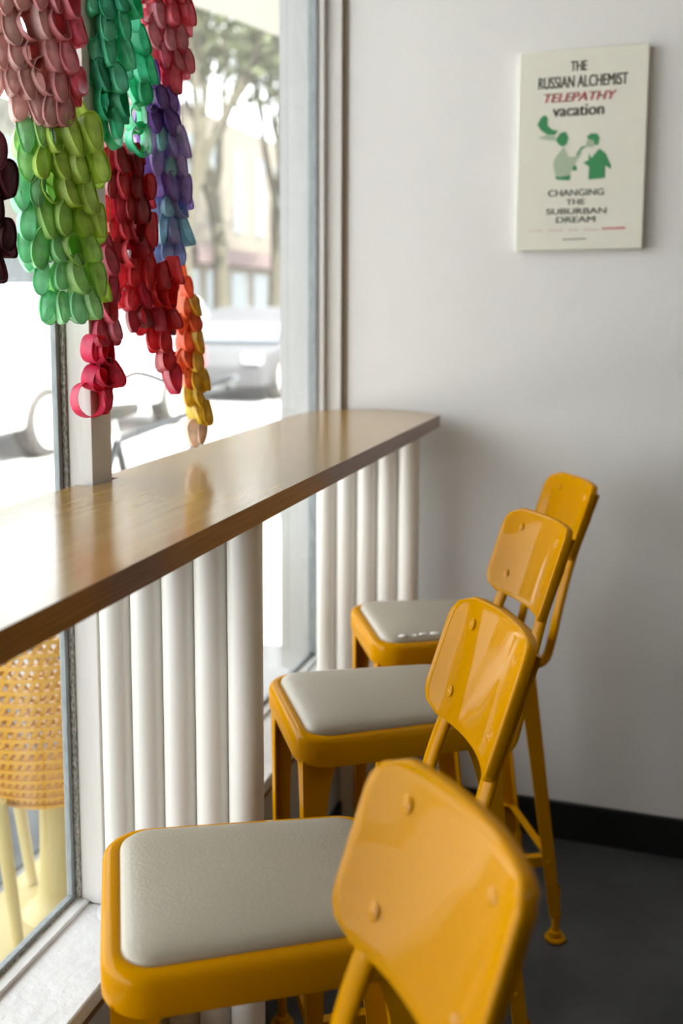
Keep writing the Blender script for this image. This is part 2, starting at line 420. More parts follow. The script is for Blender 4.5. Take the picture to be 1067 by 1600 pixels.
def make_stool():
    root = empty('bar_stool')
    pan = mesh_obj('seat_frame', pan_bm(), M['yellow'], root, angle=50)
    mesh_obj('seat_cushion', cushion_bm(), M['cushion'], root, angle=60)
    pan2 = bmesh.new(); o = rr_trap(.285,.245,-.010,.312,.04); prism(pan2, o, SH-.030, SH-.027); mesh_obj('seat_underside', pan2, M['yellow'], root)
    feet = {}
    for front in (True, False):
        for side in (-1, 1):
            bm, bot, ins = leg_bm(front, side)
            leg = mesh_obj('leg', bm, M['yellow'], root, angle=35)
            c = bot+Vector((ins[0]*.009, ins[1]*.009, 0)); feet[front,side] = c
            fb = bmesh.new()
            lathe(fb, [(.0085,.12),(.0085,.022),(.013,.020),(.014,.014),(.011,.010),(.021,.008),(.022,.004),(.019,.0),(.0,.0)], 20, (c.x,c.y), cap=False)
            mesh_obj('foot_glide', fb, M['yellow'], leg)
    z = .190
    def at(front, side):
        top = Vector((-.012 if front else .316, side*(.132 if front else .112), SH-.044)); bot = Vector((-.004 if front else .389, side*(.132 if front else .124), .055))
        t = (top.z-z)/(top.z-bot.z); return top.lerp(bot, t)
    e = .004
    for p, q, up in (((True,-1),(False,-1),(0,1,0)),((True,1),(False,1),(0,-1,0)),((True,-1),(True,1),(1,0,0)),((False,-1),(False,1),(-1,0,0))):
        P, Q = at(*p), at(*q); U = Vector(up)
        d = (Q-P).normalized()
        P = P+d*.004+U*e; Q = Q-d*.004+U*e
        s = mesh_obj('stretcher', strip_bm(P, Q, up, w=.016), M['yellow'], root)
        for X in (P+d*.010, Q-d*.010):
            rb = bmesh.new(); q_ = (-U).to_track_quat('Z','Y'); rings = []
            for rr, zz in ((.005,-.001),(.0048,.0035),(.003,.0060),(.001,.0066)):
                rings.append([X+Vector((0,0,-.011))-U*.0+q_@Vector((rr*math.cos(2*PI*k/10), rr*math.sin(2*PI*k/10), zz)) for k in range(10)])
            loft(rb, rings); mesh_obj('rivet', rb, M['rivet'], s)
    for side in (-1, 1): mesh_obj('back_post', post_bm(side), M['yellow'], root, angle=60)
    pn = mesh_obj('backrest', panel_bm(), M['yellow'], root, angle=50)
    for side in (-1, 1):
        for v in (.22, .80):
            mesh_obj('rivet', rivet_bm(panel_pt(side*.60, v)+Vector((-.0004,0,0))), M['rivet'], pn)
    return root
def kids(o): return [c for c in bpy.data.objects if c.parent == o]
def copy_tree(o, parent=None):
    c = o.copy(); COL.objects.link(c)
    if parent is not None: c.parent = parent
    for ch in kids(o): copy_tree(ch, c)
    return c
proto = make_stool()
SPOTS = [(.3513,.4188,38.1,'yellow metal bar stool nearest the camera, mostly its backrest showing'),
         (.2773,.9443,29.4,'yellow metal bar stool with its whole cream cushion showing beside the near pipes'),
         (.2775,1.5233,31.5,'yellow metal bar stool, third back from the camera, its seat between the two pipe rows'),
         (.2850,1.9861,27.1,'farthest yellow metal bar stool, by the back wall, with torn cushion edge')]
stools = []
for i, (x, y, a, lab) in enumerate(SPOTS):
    s = proto if i == 0 else None
    if s is None:
        s = proto.copy(); COL.objects.link(s)
        for ch in kids(proto): copy_tree(ch, s)
    s.location = (x, y, 0); s.rotation_euler = (0,0,math.radians(a)); tag(s, lab, 'stool', 'yellow bar stools along the counter')
    stools.append(s)
# torn vinyl on the far stool's near side edge
bm = bmesh.new(); rr = random.Random(3)
for k in range(9):
    x = .045+.022*k+rr.uniform(-.006,.006); y = -.124+(x/.3)*.017+rr.uniform(-.003,.005)
    r0 = rr.uniform(.005,.010)
    m4 = Matrix.Translation((x, y, SH+.0045)) @ Matrix.Diagonal((1.5*r0, r0, .45*r0, 1)); bmesh.ops.create_icosphere(bm, subdivisions=2, radius=1, matrix=m4)
tear = mesh_obj('torn_stuffing', bm, M['stuffing'], stools[3]); tag(tear, 'white stuffing showing through torn vinyl')

# ------------------------------------------------------------------ poster on the wall
PX0, PX1, PZb, PZt, PT = .5075, .7935, 1.4615, 1.9145, .026
yf = D-PT
def pxy(u, v): return PX0+(PX1-PX0)*u, PZt-(PZt-PZb)*v       # u 0..1 left-right, v 0..1 top-down
poster = empty('wall_poster', ((PX0+PX1)/2, D, PZb)); tag(poster, 'cream canvas poster with green figures and grey lettering on the back wall', 'poster')
poster_off = Vector((-(PX0+PX1)/2, -D, -PZb))
def to_poster(o): o.parent = poster; o.location = poster_off
bm = bmesh.new(); box(bm, PX0, PX1, yf, D-.0005, PZb, PZt); o = mesh_obj('canvas_board', bm, M['canvas'], bevel=.002); to_poster(o)
def text(s, u0, u1, v0, v1, m, bold=0, shear=0, name='lettering'):
    cu = bpy.data.curves.new('t', 'FONT'); cu.body = s; cu.shear = shear; cu.extrude = 0
    ob = bpy.data.objects.new('t', cu); COL.objects.link(ob)
    dg = bpy.context.evaluated_depsgraph_get(); me = bpy.data.meshes.new_from_object(ob.evaluated_get(dg))
    bpy.data.objects.remove(ob)
    xs = [v.co.x for v in me.vertices]; ys = [v.co.y for v in me.vertices]
    a0, z1 = pxy(u0, v0); a1, z0 = pxy(u1, v1)
    span_x = max(xs)-min(xs)
    for v in me.vertices:
        x = a0+(v.co.x-min(xs))/(max(xs)-min(xs))*(a1-a0); z = z0+(v.co.y-min(ys))/(max(ys)-min(ys))*(z1-z0)
        v.co = (x, yf-.0006, z)
    me.materials.append(m)
    bm = bmesh.new(); 
    for dx in (-bold, 0, bold):
        b2 = bmesh.new(); b2.from_mesh(me); bmesh.ops.translate(b2, verts=b2.verts, vec=(dx*.022, -abs(dx)*.002, 0)); t2 = bpy.data.meshes.new('t'); b2.to_mesh(t2); b2.free(); bm.from_mesh(t2)
    bm.to_mesh(me); bm.free()
    o = bpy.data.objects.new(name, me); COL.objects.link(o); to_poster(o); tag(o, 'lettering reading %s' % s); return o
text('THE', .405,.530,.062,.110, M['ink'], .035)
text('RUSSIAN ALCHEMIST', .155,.845,.133,.190, M['ink'], .030)
text('TELEPATHY', .205,.765,.215,.258, M['ink_red'], .05, .25)
text('vacation', .275,.670,.276,.330, M['ink'], .05)
text('CHANGING', .255,.690,.695,.728, M['ink_soft'], .03)
text('THE', .400,.545,.744,.772, M['ink_soft'], .03)
text('SUBURBAN', .245,.715,.790,.820, M['ink_soft'], .03)
text('DREAM', .325,.630,.832,.862, M['ink_soft'], .03)
from mathutils.geometry import tessellate_polygon
def shape(name, P, m, lab=None, dy=.0006):
    bm = bmesh.new(); pts = [Vector((pxy(u,v)[0], yf-dy, pxy(u,v)[1])) for u, v in P]
    vs = [bm.verts.new(p) for p in pts]
    for t in tessellate_polygon([pts]):
        if len(set(t)) == 3: bm.faces.new([vs[k] for k in t])
    o = mesh_obj(name, bm, m, smooth=False); to_poster(o)
    if lab: tag(o, lab)
    return o
def c4(P): return [((x-127)/740, (y-140)/1170) for x, y in P]
GR, PG = M['ink_green'], M['ink_pale']
shape('printed_hand', c4([(240,565),(262,525),(285,512),(302,530),(302,575),(330,600),(365,608),(345,632),(300,628),(262,600)]), GR, 'green printed raised hand')
shape('printed_head', c4([(350,660),(375,622),(408,615),(425,650),(415,690),(392,702),(370,690)]), GR, 'green printed head of the left figure')
shape('printed_sleeve', c4([(248,640),(300,630),(350,640),(345,665),(280,655)]), PG)
shape('printed_robe', c4([(400,700),(425,755),(440,765),(470,760),(500,720),(505,745),(470,800),(452,830),(440,868),(385,880),(352,862),(340,800),(350,765)]), PG, 'pale green printed robe of the left figure', .0004)
shape('printed_hem', c4([(352,868),(385,880),(445,868),(440,900),(362,893)]), GR)
shape('printed_cuff', c4([(455,825),(468,808),(482,840),(452,846)]), GR)
shape('printed_head', c4([(530,650),(555,632),(590,635),(604,660),(598,700),(578,702),(570,675),(540,665)]), GR, 'green printed hair of the right figure')
shape('printed_face', c4([(535,665),(568,675),(578,702),(560,715),(535,708),(528,690)]), PG)
shape('printed_jacket', c4([(548,900),(548,825),(515,800),(545,785),(545,745),(560,775),(605,722),(640,750),(675,825),(672,842),(640,822),(642,893)]), GR, 'green printed jacket of the right figure')
shape('printed_arm', c4([(470,752),(500,708),(545,700),(500,725),(478,756)]), GR)
for k in range(14):
    if k in (3, 7, 10): continue
    shape('print_line', [(.105+.040*k, .898), (.105+.040*k+.034, .8975), (.105+.040*k+.034, .902), (.105+.040*k, .9025)], M['ink_pink'])
shape('print_line', [(.685,.892),(.865,.890),(.865,.899),(.685,.900)], M['ink_red'])
shape('print_line', [(.378,.944),(.565,.942),(.565,.948),(.378,.950)], M['ink_soft'])

# ------------------------------------------------------------------ hanging paper garlands
NN = Vector((.55,-.835,0)).normalized(); RR = Vector((-NN.y, NN.x, 0))
def petal_mesh(kind):
    """slice of a flattened paper tube: band plus end face; local X across, Z long axis, -Y faces out"""
    a, b, dep = [(.0088,.0190,.019),(.0078,.0205,.017),(.0100,.0185,.020),(.0084,.0175,.018),(.0090,.0215,.017)][kind % 5]
    if kind >= 5: a *= 1.25
    bm = bmesh.new(); n = 20; rng = random.Random(kind)
    def ring(s, y, sk=0):
        out = []
        for k in range(n):
            t = 2*PI*k/n; c, sn = math.cos(t), math.sin(t)
            x = a*s*(abs(c)**.9)*(1 if c >= 0 else -1); z = b*s*sn
            out.append((x+.0012*math.sin(2*t+kind), y+.16*z+(.0020*(x/a)**2), z))
        return out
    if kind < 5:
        R = loft(bm, [ring(.98,dep),ring(1.0,.0004),ring(.985,-.0004),ring(.955,-.0003),ring(.935,.0019),ring(.5,.0008),ring(.15,.0004)], cap=False)
        bm.faces.new(R[-1])
    else:
        loft(bm, [ring(1.0,0),ring(1.0,dep),ring(.93,dep),ring(.93,0),ring(1.0,0)], cap=False)
        bmesh.ops.remove_doubles(bm, verts=bm.verts, dist=1e-6)
    me = bpy.data.meshes.new('petal'); bmesh.ops.recalc_face_normals(bm, faces=bm.faces); bm.to_mesh(me); bm.free()
    for p in me.polygons: p.use_smooth = True
    me.set_sharp_from_angle(angle=math.radians(45)); me.materials.append(M['paper']); return me
PET = [petal_mesh(k) for k in range(7)]
def inside(p, poly):
    x, y = p; c = False
    for i in range(len(poly)):
        (x0,y0),(x1,y1) = poly[i-1], poly[i]
        if (y0 > y) != (y1 > y) and x < (x1-x0)*(y-y0)/(y1-y0)+x0: c = not c
    return c
def span(poly, z):
    xs = []
    for i in range(len(poly)):
        (x0,y0),(x1,y1) = poly[i-1], poly[i]
        if (y0 > z) != (y1 > z): xs.append((x1-x0)*(z-y0)/(y1-y0)+x0)
    xs.sort(); return xs
def srgb(c):
    f = lambda v: (v/255/12.92 if v <= 10 else ((v/255+.055)/1.055)**2.4)
    return tuple(f(v) for v in c)
def garland(anchor, poly, colour, label, step=(.0185,.0285), depth=0.0, size=1.0, seed=0, front_depth=.022, open_rate=.10, gain=1.0):
    size *= 1.2; rg = random.Random(seed); A = Vector(anchor)+NN*depth
    root = empty('paper_garland', A); tag(root, label, 'garland', 'painted paper garlands hanging in the window')
    zs = [p[1] for p in poly]; z0, z1 = min(zs), max(zs)
    cnt = 0
    for layer in (0, 1):
        z = z0+.017*size; row = 0
        while z < z1-.004:
            xs = span(poly, z)
            for q in range(0, len(xs)-1, 2):
                a, b = xs[q], xs[q+1]; w = b-a
                st = step[0]*size*(1 if layer == 0 else 1.15)
                n = max(1, round((w+.002)/st))
                for i in range(n):
                    x = a+w*(i+.5)/n + (st*.25 if row % 2 else -st*.25)*(1 if n > 1 else 0)+rg.uniform(-.0022,.0022)
                    x = min(max(x, a+.004), b-.004) if w > .012 else (a+b)/2
                    e = (x-(a+b)/2)/(w/2+1e-6)
                    bulge = front_depth*math.sqrt(max(0, 1-e*e*.85))
                    dn = bulge if layer == 0 else -.016+.3*bulge
                    zz = z+rg.uniform(-.0045,.0045)
                    kind = rg.randrange(5) if rg.random() > open_rate else 5+rg.randrange(2)
                    o = bpy.data.objects.new('petal' if kind < 5 else 'open_ring', PET[kind]); COL.objects.link(o); o.parent = root
                    o.location = RR*x+NN*(dn+rg.uniform(-.002,.002))+Vector((0,0,zz))
                    yaw = math.atan2(NN.x, -NN.y) + e*.35+.42+rg.uniform(-.25,.25)
                    o.rotation_euler = (rg.uniform(-.10,.16)-.06, rg.uniform(-.22,.22)+e*-.05, yaw)
                    s = size*rg.uniform(.85,1.15)*(1 if layer == 0 else .95); o.scale = (s, s, s*rg.uniform(.94,1.08))
                    c = srgb(colour(x, zz, rg)); k = rg.uniform(1.8,2.5)*gain; c = [v*k for v in c]; mxv = max(max(c)/.88, 1); c = [v/mxv*.95+.045*max(c)/mxv for v in c]
                    o.color = (*c, 1); cnt += 1
            z += step[1]*size*(1 if layer == 0 else .95); row += 1
    # cord core and the cord it hangs by
    bm = bmesh.new(); top = 2.62-A.z
    sp = span(poly, z1-.02); cx = (sp[0]+sp[-1])/2
    tube(bm, [RR*cx-NN*.030+Vector((0,0,top)), RR*cx-NN*.030+Vector((0,0,z1+.02)), RR*cx-NN*.018+Vector((0,0,z1-.03))], .0006, 6)
    mesh_obj('hanging_cord', bm, M['cord'], root)
    return root, cnt
def pick(*cs): return lambda x, z, rg: rg.choice(cs)
def mixc(a, b, t): t = max(0, min(1, t)); return tuple(a[i]+(b[i]-a[i])*t for i in range(3))
def c_rose(x, z, rg):
    base = mixc((226,182,174),(204,96,120), (x+.02)/.07+rg.uniform(-.25,.25))
    return mixc(base, (232,196,190), rg.uniform(0,.7) if x < .02 else 0)
def c_lime(x, z, rg): return mixc((140,200,165),(166,186,84), (x+.045)/.08+ (z)/.25+rg.uniform(-.35,.35))
def c_crim(x, z, rg):
    if x < -.045 and rg.random() < .4: return (190,70,95)
    return rg.choice([(150,20,32),(170,28,42),(125,16,30),(160,30,60),(185,40,55)])
def c_violet(x, z, rg):
    if z > .06: return rg.choice([(104,66,132),(96,68,128),(122,86,152),(150,122,170)])
    if z > -.06: return rg.choice([(168,150,192),(138,118,168),(182,160,200),(125,165,165),(112,96,148)])
    return rg.choice([(140,165,190),(145,155,200),(125,165,175),(165,172,210)])
def c_mauve(x, z, rg):
    if z > -.01: return rg.choice([(205,95,120),(215,120,145),(170,60,85),(160,50,80)])
    return rg.choice([(226,40,88),(215,25,75),(236,70,110)])
def c_orange(x, z, rg):
    if z < -.112: return rg.choice([(215,205,195),(190,170,150)])
    if z < -.05: return rg.choice([(222,190,20),(200,165,15),(215,175,30)])
    return rg.choice([(222,185,25),(205,175,30)]) if x > .0075 else rg.choice([(226,98,24),(215,85,20),(232,112,40)])
tot = 0
def G(*a, **k):
    global tot
    r, c = garland(*a, **k); tot += c; return r
G((.07,1.175,1.634), [(-.077,.13),(.038,.13),(.052,.091),(.054,.067),(.042,.042),(.043,.002),(.044,-.042),(.033,-.057),(.014,-.072),(-.016,-.070),(-.036,-.066),(-.045,-.043),(-.058,-.035),(-.082,-.037)],
  c_rose, 'dusty rose pink paper garland at the upper left', depth=.006, seed=1)
G((.07,1.064,1.449), [(-.029,.093),(.004,.090),(.016,.076),(.018,.027),(.013,-.004),(.015,-.046),(.009,-.081),(-.010,-.087),(-.035,-.073)],
  pick((70,20,32),(88,26,42),(105,38,56),(58,16,24)), 'dark maroon paper garland at the left edge beside the lime one', seed=2)
G((.07,1.332,1.661), [(-.036,.14),(.048,.14),(.043,.062),(.033,.026),(.030,-.019),(.028,-.073),(.019,-.093),(-.009,-.094),(-.022,-.080),(-.021,-.039),(-.038,-.023),(-.042,.021),(-.031,.048)],
  pick((78,182,150),(60,162,132),(95,200,168),(40,140,110)), 'turquoise green paper garland between the rose and coral ones', seed=3)
G((.07,1.432,1.645), [(-.016,.087),(.016,.091),(.019,.006),(.002,-.004),(.007,-.076),(-.009,-.081),(-.018,-.024)],
  pick((70,190,155),(40,160,120),(60,178,142)), 'narrow turquoise paper garland tail in front of the violet one', depth=.012, open_rate=.4, seed=4)
G((.07,1.521,1.743), [(-.047,.13),(.044,.13),(.041,.016),(.037,-.034),(.025,-.047),(.014,-.073),(-.002,-.051),(-.019,-.027),(-.039,-.019),(-.051,.029)],
  pick((238,135,155),(232,115,145),(244,160,175),(230,90,110)), 'coral pink paper garland at the top beside the window pane', seed=5)
G((.07,1.509,1.558), [(-.031,.143),(-.009,.148),(.006,.117),(.021,.093),(.033,.049),(.042,-.012),(.039,-.073),(.030,-.155),(-.001,-.151),(-.022,-.158),(-.025,-.074),(-.036,-.004),(-.045,.065)],
  c_violet, 'violet and lavender blue paper garland below the coral one', seed=6)
G((.07,1.194,1.44), [(-.050,.120),(-.014,.125),(.030,.150),(.045,.150),(.063,.116),(.056,.043),(.059,-.042),(.059,-.113),(.010,-.118),(-.001,-.128),(-.016,-.128),(-.028,-.101),(-.047,-.090),(-.046,-.056),(-.055,-.019),(-.060,.072)],
  c_lime, 'lime and mint green paper garland, widest of the hanging garlands', depth=.014, size=1.08, seed=7)
G((.07,1.441,1.38), [(-.065,.192),(-.024,.206),(.002,.181),(.012,.127),(.012,.029),(.037,.019),(.052,.005),(.050,-.051),(.036,-.120),(.052,-.180),(.040,-.185),(.019,-.142),(-.003,-.091),(-.017,-.071),(-.043,-.068),(-.053,-.011),(-.067,.028),(-.069,.125)],
  c_crim, 'crimson red paper garland hanging between the lime and violet ones', seed=8, size=.98)
G((.07,1.593,1.237), [(-.016,.152),(.004,.140),(.021,.059),(.027,-.029),(.030,-.108),(.020,-.142),(-.004,-.130),(-.004,-.085),(-.015,-.053),(-.027,-.012),(-.022,.07),(-.021,.125)],
  c_orange, 'thin orange and yellow paper garland tail ending in a white tip', seed=9, size=.92, front_depth=.012, open_rate=0, depth=.010)
mv = G((.07,1.303,1.3), [(-.002,.129),(.025,.112),(.026,.066),(.022,.011),(.020,-.026),(.019,-.082),(.010,-.118),(-.012,-.120),(-.014,-.045),(-.022,-.008),(-.018,.029),(.001,.038)],
  c_mauve, 'mauve and hot pink paper garland ending in open rings below the lime one', seed=10, size=.95, front_depth=.012, open_rate=.15)
def big_ring(x, z, r, yaw, tilt, w, col, sx=1):
    bm = bmesh.new(); n = 28; th = .0007; rg = random.Random(int(x*9999))
    def ring(rad, y): return [((rad*math.cos(2*PI*k/n)*sx), y, rad*math.sin(2*PI*k/n)*(1+.05*math.cos(4*PI*k/n+1))) for k in range(n)]
    loft(bm, [ring(r,-w/2),ring(r,w/2),ring(r-th,w/2),ring(r-th,-w/2),ring(r,-w/2)], cap=False); bmesh.ops.remove_doubles(bm, verts=bm.verts, dist=1e-6)
    o = mesh_obj('open_ring', bm, M['paper'], mv); o.location = RR*x+NN*.016+Vector((0,0,z)); o.rotation_euler = (tilt, 0, math.atan2(NN.x,-NN.y)+yaw)
    o.color = (*srgb(col), 1)
big_ring(-.018,-.030,.0215,.75,.05,.022,(250,75,120),.80)
big_ring(-.019,-.072,.0190,.85,.20,.022,(246,62,110),.85)
big_ring(-.028,-.103,.0265,.50,-.12,.022,(248,70,115),.90)
bm = bmesh.new(); tube(bm, [(.062,.8,2.62),(.062,2.3,2.62)], .008, 12); rod = mesh_obj('hanging_rod', bm, M['rod'])
for yy in (.85, 2.25):
    bm = bmesh.new(); tube(bm, [(.062,yy,2.628),(.062,yy,2.802)], .003, 8); mesh_obj('rod_hanger', bm, M['rod'], rod)
tag(rod, 'thin metal rod above the window that the garlands hang from', 'rod')

# ------------------------------------------------------------------ outside
bm = bmesh.new(); box(bm, -3.6, -.013, -8, 60, -.12, 0.0); struct(mesh_obj('trim_7', bm, M['pave']))
bm = bmesh.new(); box(bm, -12.0, -3.6, -8, 90, -.12, -.10); struct(mesh_obj('trim_8', bm, M['road']))
bm = bmesh.new(); box(bm, -20.0, -12.0, -8, 120, -.12, 0.0); struct(mesh_obj('trim_9', bm, M['pave']))
bm = bmesh.new(); box(bm, -1.45, -.56, .4, 2.9, .001, .006); pt = mesh_obj('pavement_patch', bm, M['grey_pave']); tag(pt, 'grey asphalt patch on the pavement beyond the yellow step', 'pavement')
bm = bmesh.new(); prism(bm, [(-.50,.3),(-.014,.3),(-.014,2.2),(-.50,2.2),(-.53,2.0),(-.53,.5)], 0, .0118); st = mesh_obj('painted_step', bm, M['pale_yellow'], bevel=.003)
tag(st, 'pale yellow painted step on the ground just outside the window', 'step')
# woven chair
def lattice_chair():
    root = empty('woven_chair', (-.372,1.80,.012)); tag(root, 'yellow woven lattice chair standing outside behind the left pane', 'chair')
    bm = bmesh.new(); n = 72; rows = 16
    def P(k, j, off):
        t = 2*PI*(k+j*.0)/n; v = j/rows; z = .31+.40*v
        r = .225*(1-.42*(1-v)**3.2)+off
        return Vector((r*math.cos(t), r*math.sin(t), z))
    def solid(c, th):
        vs = [bm.verts.new(P(x, y, .0)) for x, y in c]+[bm.verts.new(P(x, y, th)) for x, y in c]
        for f in ((0,1,2,3),(4,7,6,5),(0,4,5,1),(1,5,6,2),(2,6,7,3),(3,7,4,0)): bm.faces.new([vs[i] for i in f])
    for j in range(rows):
        for k in range(n):
            q = k+.5*(j % 2)
            solid([(q,j+.1),(q+.50,j+.1),(q+1.15,j+1),(q+.65,j+1)], .006)      # slanted strap
            solid([(q,j-.16),(q+1,j-.16),(q+1,j+.16),(q,j+.16)], .012)          # the ring they are woven to
    mesh_obj('woven_shell', bm, M['yellow_out'], root, smooth=False)
    bm = bmesh.new(); lathe(bm, [(.0,.30),(.135,.302),(.138,.318),(.0,.322)], 30, cap=False); mesh_obj('seat_base', bm, M['yellow_out'], root)
    for ax, ay in ((-.01,-.13),(.12,.06),(-.11,.07)):
        bm = bmesh.new(); tube(bm, [(ax*1.6,ay*1.3,.33),(ax*1.0,ay*1.0,.0)], [.016,.012], 12); mesh_obj('leg', bm, M['pale_yellow'], root)
    bm = bmesh.new(); lathe(bm, [(.0,.0005),(.075,.0005),(.070,.006),(.050,.018),(.040,.045),(.034,.10),(.032,.20),(.032,.31),(.0,.31)], 28, cap=False)
    mesh_obj('pedestal', bm, M['pale_yellow'], root)
lattice_chair()

def car(x, y, rz, length, height, body, label, kind='suv', name='car'):
    t = empty(name, (x,y,-.10), rz); tag(t, label, 'car')
    L, Wd = length, 1.82; h = height
    bm = bmesh.new()
    if kind == 'suv': low = [(-.5,.30),(-.5,.62),(-.47,.86),(-.20,.98),(.47,1.0),(.5,.80),(.5,.30)]; cab = [(-.27,.93),(-.13,h-.06),(-.08,h),(.38,h),(.45,h-.10),(.485,.96)]
    elif kind == 'pickup': low = [(-.5,.42),(-.5,.75),(-.47,1.0),(-.24,1.10),(.5,1.12),(.5,.42)]; cab = [(-.27,1.05),(-.16,h-.06),(-.12,h),(.08,h),(.12,1.06)]
    else: low = [(-.5,.25),(-.5,.55),(-.46,.75),(-.20,.88),(.42,.92),(.5,.78),(.5,.25)]; cab = [(-.25,.84),(-.08,h-.04),(-.02,h),(.22,h),(.40,.88)]
    def ext(prof, w0, w1, zlo, zhi):
        def wz(z): return w0+(w1-w0)*(z-zlo)/(zhi-zlo)
        rings = [[(px_*L, s*wz(z)*.5, z) for px_, z in prof] for s in (-1, -.92, .92, 1)]
        rings[0] = [(p[0]*.985, p[1], p[2]) for p in rings[0]]; rings[3] = [(p[0]*.985, p[1], p[2]) for p in rings[3]]
        loft(bm, rings)
    ext(low, Wd*.96, Wd, .3, 1.0)
    ext(cab, Wd*.92, Wd*.74, .95, h)
    # wheel arches are dark liners set proud of nothing: cut visually by wheels
    mesh_obj('car_body', bm, body, t, bevel=.04, seg=3)
    zs0, zs1 = cab[0][1]+.08, h-.10
    for s in (-1, 1):
        bm = bmesh.new()
        c0, c1, c2, c3 = cab[0], cab[1], cab[-2], cab[-1]
        def y_at(z): return s*(Wd*.92+(Wd*.74-Wd*.92)*(z-.95)/(h-.95))*.5*1.004
        q = [(c0[0]*L+.18, zs0), (c1[0]*L+.10, zs1), (c2[0]*L-.06, zs1), (c3[0]*L-.16, zs0)]
        mid = [(q[0][0]*.5+q[3][0]*.5), (q[1][0]*.5+q[2][0]*.5)]
        for P in ([q[0],q[1],(mid[1]-.04,zs1),(mid[0]-.04,zs0)], [(mid[0]+.04,zs0),(mid[1]+.04,zs1),q[2],q[3]]):
            a = [bm.verts.new((x_, y_at(z), z)) for x_, z in P]; b = [bm.verts.new((x_, y_at(z)-s*.02, z)) for x_, z in P]
            bm.faces.new(a); bm.faces.new(b)
            for i in range(4): bm.faces.new((a[i],a[(i+1)%4],b[(i+1)%4],b[i]))
        mesh_obj('side_windows', bm, M['car_glass'], t, smooth=False)
    bm = bmesh.new(); x0, x1 = cab[0][0]*L-.01, cab[1][0]*L-.01
    P = [(x0,-.72,zs0-.03),(x0,.72,zs0-.03),(x1,.62,zs1),(x1,-.62,zs1)]; a = [bm.verts.new(p) for p in P]; b = [bm.verts.new((p[0]-.012,p[1],p[2])) for p in P]
    bm.faces.new(a); bm.faces.new(b)
    for i in range(4): bm.faces.new((a[i],a[(i+1)%4],b[(i+1)%4],b[i]))
    mesh_obj('windshield', bm, M['car_glass'], t, smooth=False)
    for s in (-1, 1):
        bm = bmesh.new(); box(bm, .488*L, .505*L, s*.82-.10, s*.82+.07, .68, .92); mesh_obj('tail_light', bm, M['red_lens'], t)
        bm = bmesh.new(); box(bm, -.505*L, -.48*L, s*.72-.14, s*.72+.12, .60, .74); mesh_obj('headlight', bm, M['rim'], t)
        bm = bmesh.new(); box(bm, -.17*L, -.13*L, s*.90-.02, s*.90+s*.14+.02, 1.0, 1.14); mesh_obj('wing_mirror', bm, body, t, bevel=.02)
    for wx in (-.31, .31):
        for s in (-1, 1):
            cy = s*(Wd/2-.09)
            bm = bmesh.new(); R = .335
            prof = [(.20,-.10),(R-.03,-.11),(R,-.08),(R,.08),(R-.03,.11),(.20,.10)]
            n = 32; loft(bm, [[(wx*L+r*math.cos(2*PI*k/n), cy+w_, R+r*math.sin(2*PI*k/n)) for k in range(n)] for r, w_ in prof])
            wh = mesh_obj('wheel', bm, M['tyre'], t)
            bm = bmesh.new()
            for k in range(7):
                a = 2*PI*k/7; m4 = Matrix.Translation((wx*L, cy+s*.105, R)) @ Matrix.Rotation(a, 4, 'Y')
                v = [m4@Vector(p) for p in ((.02,0,.035),(.215,0,.05),(.215,0,-.05),(.02,0,-.035),(.02,s*.02,.025),(.215,s*.012,.035),(.215,s*.012,-.035),(.02,s*.02,-.025))]
                vs = [bm.verts.new(p) for p in v]
                for f in ((0,1,2,3),(4,7,6,5),(0,4,5,1),(1,5,6,2),(2,6,7,3),(3,7,4,0)): bm.faces.new([vs[i] for i in f])
            loft(bm, [[(wx*L+r*math.cos(2*PI*k/n), cy+s*w_, R+r*math.sin(2*PI*k/n)) for k in range(n)] for r, w_ in ((.245,.100),(.245,.125),(.205,.125),(.205,.105))], cap=False)
            loft(bm, [[(wx*L+r*math.cos(2*PI*k/n), cy+s*w_, R+r*math.sin(2*PI*k/n)) for k in range(n)] for r, w_ in ((.06,.10),(.06,.14),(.02,.145))])
            mesh_obj('wheel_rim', bm, M['rim'], wh)
    return t
car(-5.5, 9.65, PI/2, 4.4, 1.66, M['car_white'], 'white car parked outside, its wheel showing behind the left pane')
car(-8.2, 16.2, PI/2, 4.6, 1.62, M['car_white'], 'white car parked farther up the street behind the orange garland tail')
car(-5.45, 16.0, PI/2, 4.4, 1.42, M['car_grey'], 'dark car parked up the street beside the far pane edge', kind='sedan')
